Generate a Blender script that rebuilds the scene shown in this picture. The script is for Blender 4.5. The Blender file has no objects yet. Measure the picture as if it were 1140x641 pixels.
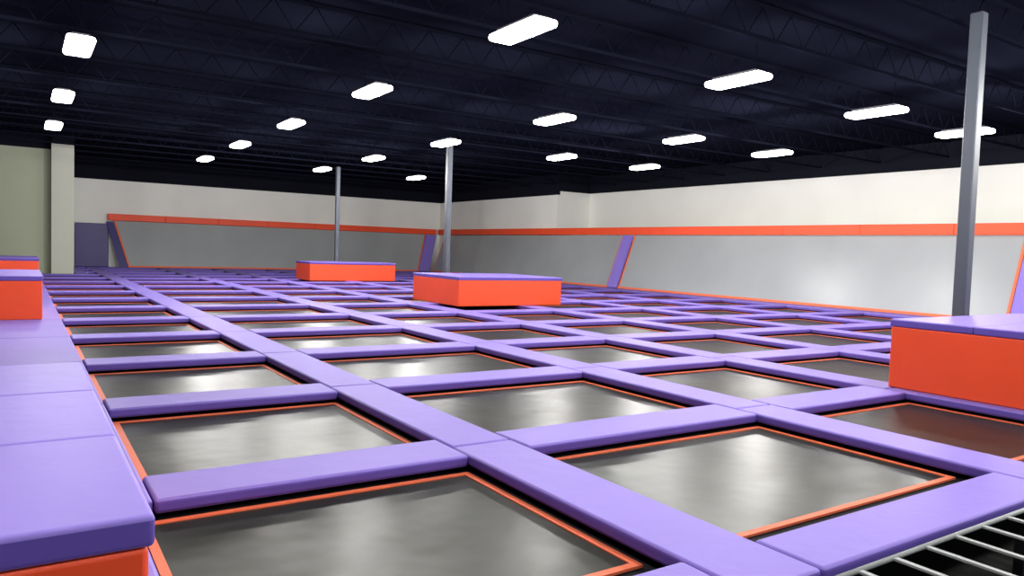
import bpy, bmesh, math, random
from mathutils import Vector, Matrix
random.seed(3)
sc=bpy.context.scene
COL=sc.collection
try:
    sc.view_settings.view_transform='Standard'
except Exception: pass

# ------------------------------------------------------------ materials
def mat(name, col, rough=.5, bump=0, bscale=40, var=0.0, vscale=3, metallic=0, emis=None, estr=0, spec=.5, coat=0):
    m=bpy.data.materials.new(name); m.use_nodes=True
    nt=m.node_tree; b=nt.nodes['Principled BSDF']
    b.inputs['Base Color'].default_value=(*col,1); b.inputs['Roughness'].default_value=rough
    b.inputs['Metallic'].default_value=metallic
    b.inputs['Specular IOR Level'].default_value=spec
    if coat: b.inputs['Coat Weight'].default_value=coat; b.inputs['Coat Roughness'].default_value=.3
    if emis: b.inputs['Emission Color'].default_value=(*emis,1); b.inputs['Emission Strength'].default_value=estr
    g=nt.nodes.new('ShaderNodeNewGeometry')
    if var:
        n=nt.nodes.new('ShaderNodeTexNoise'); n.inputs['Scale'].default_value=vscale; n.inputs['Detail'].default_value=3
        nt.links.new(g.outputs['Position'],n.inputs['Vector'])
        r=nt.nodes.new('ShaderNodeMix'); r.data_type='RGBA'
        r.inputs[6].default_value=(*[c*(1-var) for c in col],1); r.inputs[7].default_value=(*[min(1,c*(1+var)) for c in col],1)
        nt.links.new(n.outputs['Fac'],r.inputs[0]); nt.links.new(r.outputs[2],b.inputs['Base Color'])
    if bump:
        n=nt.nodes.new('ShaderNodeTexNoise'); n.inputs['Scale'].default_value=bscale; n.inputs['Detail'].default_value=2
        nt.links.new(g.outputs['Position'],n.inputs['Vector'])
        bp=nt.nodes.new('ShaderNodeBump'); bp.inputs['Strength'].default_value=bump; bp.inputs['Distance'].default_value=.02
        nt.links.new(n.outputs['Fac'],bp.inputs['Height']); nt.links.new(bp.outputs[0],b.inputs['Normal'])
    return m
M_purple=mat('purple_vinyl',(.23,.165,.57),.55,bump=.2,bscale=6,var=.06,vscale=1.5,spec=.22)
M_purple_shaded=mat('purple_vinyl_shaded',(.11,.07,.36),.5,spec=.25)  # same purple vinyl with side shade put into the colour; trim_1 shares it
M_orange=mat('orange_vinyl',(.80,.075,.022),.5,bump=.1,bscale=5,var=.05,spec=.3)
M_strip=mat('orange_webbing',(.74,.15,.065),.6,spec=.3)
M_mat=mat('black_jump_mat',(.0175,.0195,.0145),.33,bump=.7,bscale=1.7,var=.4,vscale=2,spec=.125)
M_frame=mat('black_frame',(.012,.012,.016),.7,spec=.2)
M_wallmat=mat('grey_wall_mat',(.31,.33,.34),.36,bump=.4,bscale=1.0,var=.15,vscale=.4,spec=.5)
M_steel=mat('grey_steel_paint',(.055,.065,.085),.5,metallic=.1)
M_wire=mat('galvanised_wire',(.33,.35,.35),.6,metallic=.1)
M_dark=mat('ceiling_paint',(.0058,.0065,.0125),.9,var=.5,vscale=.35,spec=.0)
M_joist=mat('joist_paint',(.0052,.0058,.0112),.9,spec=.0)
M_floor=mat('concrete_dark',(.018,.022,.018),.8,var=.2)
M_pwall=mat('purple_panel',(.045,.035,.16),.5)
M_greytrim=mat('tan_floor_trim',(.30,.28,.22),.8,var=.12,vscale=.5)
M_house=mat('lamp_housing',(.05,.05,.06),.5)
M_lens=mat('lamp_lens',(1,1,1),.5,emis=(1,.98,.94),estr=12)
M_tag=mat('dark_tag',(.02,.015,.05),.6)
def twotone(name,z,c1=(.66,.67,.63),c2=(.86,.87,.82)):
    m=bpy.data.materials.new(name); m.use_nodes=True; nt=m.node_tree; b=nt.nodes['Principled BSDF']; b.inputs['Roughness'].default_value=.85
    b.inputs['Specular IOR Level'].default_value=.1
    g=nt.nodes.new('ShaderNodeNewGeometry'); s=nt.nodes.new('ShaderNodeSeparateXYZ'); nt.links.new(g.outputs['Position'],s.inputs[0])
    c=nt.nodes.new('ShaderNodeMath'); c.operation='GREATER_THAN'; c.inputs[1].default_value=z; nt.links.new(s.outputs['Z'],c.inputs[0])
    n=nt.nodes.new('ShaderNodeTexNoise'); n.inputs['Scale'].default_value=.35; nt.links.new(g.outputs['Position'],n.inputs['Vector'])
    a=nt.nodes.new('ShaderNodeMix'); a.data_type='RGBA'; a.inputs[6].default_value=(*c1,1); a.inputs[7].default_value=(*c2,1); nt.links.new(n.outputs['Fac'],a.inputs[0])
    k=nt.nodes.new('ShaderNodeMix'); k.data_type='RGBA'; k.inputs[7].default_value=(.005,.006,.0115,1)
    nt.links.new(a.outputs[2],k.inputs[6]); nt.links.new(c.outputs[0],k.inputs[0]); nt.links.new(k.outputs[2],b.inputs['Base Color'])
    return m
M_white=twotone('white_wall_dark_top',5.03)
M_white2=twotone('white_wall_dark_top_b',5.25)
M_greenwall=twotone('grey_green_wall',5.6,(.30,.33,.24),(.38,.41,.31))
M_pil=twotone('pale_pilaster_paint',5.85,(.42,.44,.37),(.47,.49,.42))

# ------------------------------------------------------------ mesh helpers
def bm_box(bm,x0,x1,y0,y1,z0,z1,mi=0,bev=0,seg=3):
    vs=[bm.verts.new((x,y,z)) for z in(z0,z1) for y in(y0,y1) for x in(x0,x1)]
    F=[(0,2,3,1),(4,5,7,6),(0,1,5,4),(2,6,7,3),(0,4,6,2),(1,3,7,5)]
    fs=[bm.faces.new([vs[i] for i in f]) for f in F]
    for f in fs: f.material_index=mi
    if bev:
        es=list({e for f in fs for e in f.edges})
        r=bmesh.ops.bevel(bm,geom=es,offset=bev,segments=seg,profile=.5,affect='EDGES')
        for f in r['faces']:
            f.material_index=mi; f.smooth=True
        for f in fs:
            if f.is_valid: f.smooth=False
def bm_rod(bm,a,b,r,mi=0,n=8):
    a=Vector(a);b=Vector(b);d=b-a;q=d.to_track_quat('Z','Y').to_matrix()
    R=[]
    for p in(a,b): R.append([bm.verts.new(p+q@Vector((r*math.cos(t*2*math.pi/n),r*math.sin(t*2*math.pi/n),0))) for t in range(n)])
    for i in range(n):
        f=bm.faces.new([R[0][i],R[0][(i+1)%n],R[1][(i+1)%n],R[1][i]]); f.smooth=True; f.material_index=mi
    bm.faces.new(R[0][::-1]).material_index=mi; bm.faces.new(R[1]).material_index=mi
def mesh(name,fn,mats):
    bm=bmesh.new(); fn(bm); bmesh.ops.recalc_face_normals(bm,faces=bm.faces[:]); me=bpy.data.meshes.new(name); bm.to_mesh(me); bm.free()
    for m in mats: me.materials.append(m)
    return me
def ob(name,data,loc=(0,0,0),parent=None,**kw):
    o=bpy.data.objects.new(name,data); o.location=loc; COL.objects.link(o)
    if parent: o.parent=parent
    for k,v in kw.items(): o[k]=v
    return o
def empty(name,loc,**kw):
    o=ob(name,None,loc,**kw); o.empty_display_size=.3; return o

# ------------------------------------------------------------ grid
AX=[-2.9,.43,3.41,7.07,10.10,13.3,16.8,20.5,24.35]
PY=3.031
BY=[2.62]+[5.533+PY*k for k in range(15)]   # last about 47.97
FL=-.9; W=.3
MZ=-.13
def line(i,j):
    """x centre and half width of pad line i along row segment j"""
    if i==1:
        if j>=12: return 2.46,.25
        if j==0: return .06,.54
        return .19,.54
    return AX[i],(.55 if i==len(AX)-1 else W)
cache={}
def ring(bm,x,y,t,z0,z1):
    for a in((-x,x,-y,-y+t),(-x,x,y-t,y),(-x,-x+t,-y+t,y-t),(x-t,x,-y+t,y-t)): bm_box(bm,*a,z0,z1)
def frame_mesh(w,l,ex):
    def fn(bm):
        t=.05; x=w/2; y=l/2
        ring(bm,x,y,t,-.3,-.10)
        for sx in(-1,1):
            for sy in(-1,1):
                bm_box(bm,sx*(x-.05)-.04,sx*(x-.05)+.04,sy*(y-.05)-.04,sy*(y-.05)+.04,FL,-.3)
        ring(bm,x-t,y-t,.32,MZ-.045,MZ-.02)
        if ex: bm_box(bm,-x+.3,x-.3,-y+.3,-y+.4+ex,MZ-.045,MZ-.021)
    return mesh('frame',fn,[M_frame])
def strip_mesh(w,l,ex):
    def fn(bm):
        ring(bm,w/2-.31,(l-ex)/2-.31,.055,MZ-.01,MZ+.008)
        bmesh.ops.translate(bm,verts=bm.verts[:],vec=(0,ex/2,0))
    return mesh('border_strip',fn,[M_strip])
def jump_mesh(w,l,ex):
    def fn(bm):
        x=w/2-.32;y=(l-ex)/2-.32;n=8
        g=[[bm.verts.new((-x+2*x*i/n,ex/2-y+2*y*j/n,MZ-.018*math.sin(math.pi*i/n)*math.sin(math.pi*j/n))) for i in range(n+1)] for j in range(n+1)]
        for j in range(n):
            for i in range(n): bm.faces.new((g[j][i],g[j][i+1],g[j+1][i+1],g[j+1][i])).smooth=True
    return mesh('jump_mat',fn,[M_mat])
NL=len(AX)-1
for i in range(NL):
    for j in range(len(BY)-1):
        if i==0 and j>10: continue
        a,b=line(i,j),line(i+1,j)
        x0=a[0]+a[1]-.27; x1=b[0]-b[1]+.27; y0=BY[j]+.03;y1=BY[j+1]-.03
        key=(round(x1-x0,3),round(y1-y0,3),.17 if j==0 else 0)
        if key not in cache: cache[key]=(frame_mesh(*key),strip_mesh(*key),jump_mesh(*key))
        e=empty('trampoline',((x0+x1)/2,(y0+y1)/2,0),label='in-ground rectangular trampoline bed, black mat with orange border strip',category='trampoline',group='trampoline court beds')
        f,s,m=cache[key]
        ob('frame',f,parent=e); ob('border_strip',s,parent=e,label='orange webbing border strip'); ob('jump_mat',m,parent=e)
pc={}
def pad_mesh(w,l):
    def fn(bm):
        bm_box(bm,-w/2,w/2,-l/2,l/2,-.10,0,0,bev=.028)
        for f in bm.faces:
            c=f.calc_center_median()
            if abs(f.normal.z)<.5 and c.z<-.02: f.material_index=1  # pad sides get the purple with shade painted in
    k=(round(w,3),round(l,3))
    if k not in pc: pc[k]=mesh('pad',fn,[M_purple,M_purple_shaded])
    return pc[k]
LP='long light purple vinyl safety pad between trampoline beds'
def pad(w,l,x,y): ob('safety_pad',pad_mesh(w,l),(x,y,0),label=LP,category='padding',group='purple trampoline frame pads')
for i in range(len(AX)):
    for j in range(len(BY)-1):
        if i<1 and j>10: continue
        x,h=line(i,j); y0=BY[j]+ (-.24 if j==0 else 0); y1=BY[j+1]
        if i==1 and j==12: y0+=.32
        if i==1 and j==0: y1-=.30
        if i==1 and j==1: y0-=.30
        pad(2*h,y1-y0-.012,x,(y0+y1)/2)
for j in range(len(BY)):
    for i in range(NL):
        if i==0 and j>11: continue
        ja=min(j,14) if j!=12 else 11
        a=line(i,ja); b=line(i+1,ja if i==0 else min(j,14))
        x0=a[0]+a[1]+.006; x1=b[0]-b[1]-.006
        pad(x1-x0,.48 if j==0 else (.55 if j==15 else .6),(x0+x1)/2,BY[j])

# ------------------------------------------------------------ padded blocks
def block(x0,x1,y0,y1,label,n=3,z1=.882):
    e=empty('padded_block',((x0+x1)/2,(y0+y1)/2,0),label=label,category='padded block',group='orange padded blocks with purple tops')
    w=x1-x0;l=y1-y0
    ob('body',mesh('block_body',lambda bm:bm_box(bm,-w/2+.015,w/2-.015,-l/2+.015,l/2-.015,0,z1-.1,0,bev=.02),[M_orange]),parent=e,label='orange vinyl padded sides')
    for k in range(n):
        a=-l/2+l*k/n; b=-l/2+l*(k+1)/n
        def fn(bm): 
            bm_box(bm,-w/2,w/2,a+.0015,b-.0015,z1-.1,z1,0,bev=.018)
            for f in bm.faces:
                if abs(f.normal.z)<.5 and f.calc_center_median().z<z1-.02: f.material_index=1  # cushion sides also use the darkened purple, painted side shade
        ob('top_cushion',mesh('block_cushion',fn,[M_purple,M_purple_shaded]),parent=e,label='purple vinyl top cushion')
    return e
nb=block(-3.3,.34,2.387,5.60,'large orange padded block with three purple top cushions')
def tagfn(bm): bm_box(bm,-.06,.06,-.006,.006,0,.004)
t=ob('tag',mesh('tag',tagfn,[M_tag]),(1.10,-1.12,.883),parent=nb,label='small dark stitched tag'); t.rotation_euler=(0,0,.35)
block(-3.4,.41,17.7,20.9,'orange padded block with purple top on trampoline court')
block(-3.0,.60,31.3,34.5,'distant orange padded block with purple top near wall')
block(9.98,13.8,2.4,5.62,'orange padded block with purple top in front of steel post',z1=.94)
block(10.80,14.63,19.12,22.2,'wide orange padded block with purple top before a post')
block(11.23,15.57,33.92,36.0,'distant orange padded block with purple top before a post')

# ------------------------------------------------------------ posts
for (x,y) in [(12.42,5.86),(12.87,23.72),(13.38,36.3)]:
    def fn(bm):
        bm_box(bm,-.095,.095,-.095,.095,.0,5.62,0,bev=.02)
        bm_box(bm,-.17,.17,-.17,.17,0,.015)
    ob('support_post',mesh('post',fn,[M_steel]),(x,y,0),label='square grey painted steel post rising to the ceiling',category='post',group='steel support posts')

# ------------------------------------------------------------ room shell
def plane_box(name,a,mt,**kw):
    return ob(name,mesh(name,lambda bm:bm_box(bm,*a),[mt]),kind='structure',**kw)
CZ=6.25
plane_box('floor',(-12,32,-6,52,FL-.1,FL),M_floor)
plane_box('ceiling',(-12,32,-6,52,CZ,CZ+.1),M_dark)
plane_box('wall_back',(2.1,26.2,49.25,49.45,FL,CZ),M_white)
plane_box('wall_rear_right',(26.05,26.25,34.8,49.25,FL,CZ),M_white)
plane_box('wall_step',(26.25,28.7,34.8,35.0,FL,CZ),M_white2)
plane_box('wall_right',(28.5,28.7,-6,34.8,FL,CZ),M_white2)
plane_box('wall_back_left',(-12,1.22,40.0,40.2,FL,CZ),M_greenwall)
plane_box('wall_return',(1.9,2.1,40.2,49.45,FL,CZ),M_white)
plane_box('wall_pilaster',(1.22,2.1,39.6,40.2,FL,CZ),M_pil)
plane_box('wall_left',(-12,-11.8,-6,40,FL,CZ),M_greenwall)
plane_box('trim_1',(2.1,5.2,48.3,49.2,-.2,-.01),M_purple_shaded)
plane_box('trim_2',(-11.8,1.1,39.2,39.98,-.2,-.01),M_greytrim)
ob('wall_pad_panel',mesh('pad_panel',lambda bm:bm_box(bm,-.85,.85,-.04,.04,-.01,2.5,0,bev=.03),[M_pwall]),(3.5,49.15,0),label='tall dark purple padded panel standing against the rear wall',category='wall pad')

# ------------------------------------------------------------ sloped wall trampolines
ZP=2.68
def quad_slab(bm,p0,p1,p2,p3,t,mi=0):
    p=[Vector(q) for q in(p0,p1,p2,p3)]
    n=(p[1]-p[0]).cross(p[3]-p[0]).normalized()*t
    a=[bm.verts.new(q) for q in p]; b=[bm.verts.new(q-n) for q in p]
    fs=[bm.faces.new(a),bm.faces.new(b[::-1])]
    for i in range(4): fs.append(bm.faces.new((a[i],b[i],b[(i+1)%4],a[(i+1)%4])))
    for f in fs: f.material_index=mi
RX0,RX1=24.92,25.93
BY0,BY1=48.28,49.12
def right_pt(y,s,off=0):
    d=Vector((-ZP,0,RX1-RX0)).normalized()*off
    return Vector((RX0+(RX1-RX0)*s,y,ZP*s))+d
def back_pt(x,s,off=0):
    d=Vector((0,-ZP,BY1-BY0)).normalized()*off
    return Vector((x,BY0+(BY1-BY0)*s,ZP*s))+d
def wall_tramp(pt,a,b,a_top=None,b_top=None):
    a_top=a if a_top is None else a_top; b_top=b if b_top is None else b_top
    def P(u,s,off):
        lo=a+(b-a)*u; hi=a_top+(b_top-a_top)*u
        return pt(lo+(hi-lo)*s,s,off)
    e=empty('wall_trampoline',(0,0,0),label='sloped grey wall trampoline with orange edging',category='wall trampoline',group='sloped wall trampolines')
    e.location=P(.5,0,0); base=Vector(e.location)
    L=abs(b-a); tu=.09/L; ts=.1/2.9
    def q(bm,u0,u1,s0,s1,off,t): quad_slab(bm,P(u0,s0,off)-base,P(u1,s0,off)-base,P(u1,s1,off)-base,P(u0,s1,off)-base,t)
    ob('mat_panel',mesh('wall_mat',lambda bm:q(bm,0,1,0,1,0,.03),[M_wallmat]),parent=e,label='grey wall mat')
    def st(bm):
        q(bm,0,1,0,ts,.02,.02); q(bm,0,tu,ts,1,.02,.02); q(bm,1-tu,1,ts,1,.02,.02)
    ob('edge_strip',mesh('wall_edge',st,[M_strip]),parent=e,label='orange edging strip')
wall_tramp(back_pt,5.3,23.9,4.6,24.85)
wall_tramp(right_pt,48.0,28.8)
wall_tramp(right_pt,28.0,10.4)
wall_tramp(right_pt,9.4,-4)
def div(pt,a,b,at=None,bt=None):
    at=a if at is None else at; bt=b if bt is None else bt
    base=pt((a+b)/2,0,0)
    def fn(bm):
        quad_slab(bm,pt(a,0,.12)-base,pt(b,0,.12)-base,pt(bt,.985,.12)-base,pt(at,.985,.12)-base,.12)
        bmesh.ops.bevel(bm,geom=bm.edges[:],offset=.025,segments=2,affect='EDGES')
    ob('divider_pad',mesh('divider',fn,[M_purple]),base,label='slanted purple pad dividing sloped wall trampolines',category='wall pad',group='slanted purple divider pads')
div(back_pt,23.9,24.75,24.85,25.7)
div(right_pt,28.75,28.05)
div(right_pt,10.35,9.45)
def wing(bm):
    c=[(-.42,.0,0),(.0,0,0),(-.70,.84,ZP-.04),(-1.05,.84,ZP-.04)]
    quad_slab(bm,c[0],c[1],c[2],c[3],.06)
ob('end_pad',mesh('end_pad',wing,[M_pwall]),(5.27,BY0-.03,0),label='dark purple end pad beside grey wall trampoline',category='wall pad')
def rail(x0,x1,y0,y1):
    cx,cy=(x0+x1)/2,(y0+y1)/2
    ob('top_rail_pad',mesh('rail',lambda bm:bm_box(bm,x0-cx,x1-cx,y0-cy,y1-cy,0,.38,0,bev=.025),[M_orange]),(cx,cy,2.70),label='orange vinyl roll pad capping the sloped wall trampoline',category='padding',group='orange wall top pads')
n=7
for k in range(n):
    a=4.3+(25.65-4.3)*k/n; b=4.3+(25.65-4.3)*(k+1)/n
    rail(a,b-.003,48.96,49.22)
n=16
for k in range(n):
    a=-4+(48.9+4)*k/n; b=-4+(48.9+4)*(k+1)/n
    rail(25.75,26.02,a,b-.003)

# ------------------------------------------------------------ wire mesh at the near edge
def wires(bm):
    z=-.05; y1=2.34
    x=2.9
    while x<9.5:
        bm_box(bm,x-.019,x+.019,.3,y1,z-.008,z+.006); x+=.36
    y=.3
    while y<2.2:
        bm_rod(bm,(2.9,y,z+.008),(9.5,y,z+.008),.010); y+=.48
    for a in(2.9,9.5): bm_rod(bm,(a,.3,z),(a,y1,z),.02)
    for a in(.3,y1): bm_rod(bm,(2.9,a,z),(9.5,a,z),.016)
ob('wire_mesh_panel',mesh('wires',wires,[M_wire]),label='galvanised wire mesh panel beside the purple court edge pad',category='wire mesh')

# ------------------------------------------------------------ ceiling structure
def joist(bm):
    L=40; bm_box(bm,-L/2,L/2,-.05,.05,.55,.62); bm_box(bm,-L/2,L/2,-.04,.04,0,.06)
    n=50
    for k in range(n):
        x=-L/2+L*k/n; h=L/n
        bm_rod(bm,(x,0,.03),(x+h/2,0,.57),.012,n=4); bm_rod(bm,(x+h/2,0,.57),(x+h,0,.03),.012,n=4)
jm=mesh('joist',joist,[M_joist])
for k in range(20):
    ob('ceiling_joist',jm,(8.3,-4+2.6*k-.1,5.62),label='dark painted open-web steel ceiling joist',category='joist',group='ceiling joists')

# ------------------------------------------------------------ lamps
LX=[.871,6.319,11.196,15.782,19.715]; LZ=5.0
def house(bm):
    bm_box(bm,-.14,.14,-.5,.5,.06,.13,0,bev=.015)
def lens(bm): bm_box(bm,-.22,.22,-.64,.64,-.05,.07,0,bev=.058,seg=5)
hm,lm=mesh('housing',house,[M_house]),mesh('lens',lens,[M_lens])
cm=mesh('cable',lambda bm:bm_rod(bm,(0,0,.12),(0,0,.63),.006,n=6),[M_joist])
def lamp(e):
    ld=bpy.data.lights.new('lamp_light','POINT'); ld.shadow_soft_size=.2; ld.energy=e; ld.color=(1,.975,.94); return ld
ld1,ld2=lamp(400),lamp(720)
for i in range(5):
    for j in range(-2,5):
        if (i,j) in [(0,4),(3,3),(4,3),(4,4),(0,0)] : continue
        e=empty('hanging_lamp',(LX[i],9.48+5.721*j,LZ),label='glowing white linear high-bay lamp hung from the ceiling',category='lamp',group='ceiling high-bay lamps')
        ob('lamp_housing',hm,parent=e); ob('lens',lm,parent=e,label='glowing white lens'); ob('hanger',cm,(0,-.4,0),parent=e); ob('hanger',cm,(0,.4,0),parent=e)
        ob('light_source',ld2 if i==4 or j==4 else ld1,(0,0,-.28),parent=e)

# ------------------------------------------------------------ world + camera
w=bpy.data.worlds.new('w'); sc.world=w; w.use_nodes=True
w.node_tree.nodes['Background'].inputs[0].default_value=(.8,.85,1,1); w.node_tree.nodes['Background'].inputs[1].default_value=.3
yaw,pit,roll,f=.586,.050,.033,828.4
r=Vector((math.cos(yaw),-math.sin(yaw),0)); fw0=Vector((math.sin(yaw),math.cos(yaw),0))
fw=fw0*math.cos(pit)+Vector((0,0,-math.sin(pit))); up=r.cross(fw)
c,s=math.cos(roll),math.sin(roll)
r2=r*c+up*s; u2=-r*s+up*c
cam=bpy.data.cameras.new('camera'); co=bpy.data.objects.new('camera',cam); COL.objects.link(co)
m=Matrix((r2,u2,-fw)).transposed().to_4x4(); m.translation=Vector((0,0,1.7)); co.matrix_world=m
cam.sensor_width=36; cam.lens=f/1140*36; cam.clip_start=.05; cam.clip_end=200
sc.camera=co
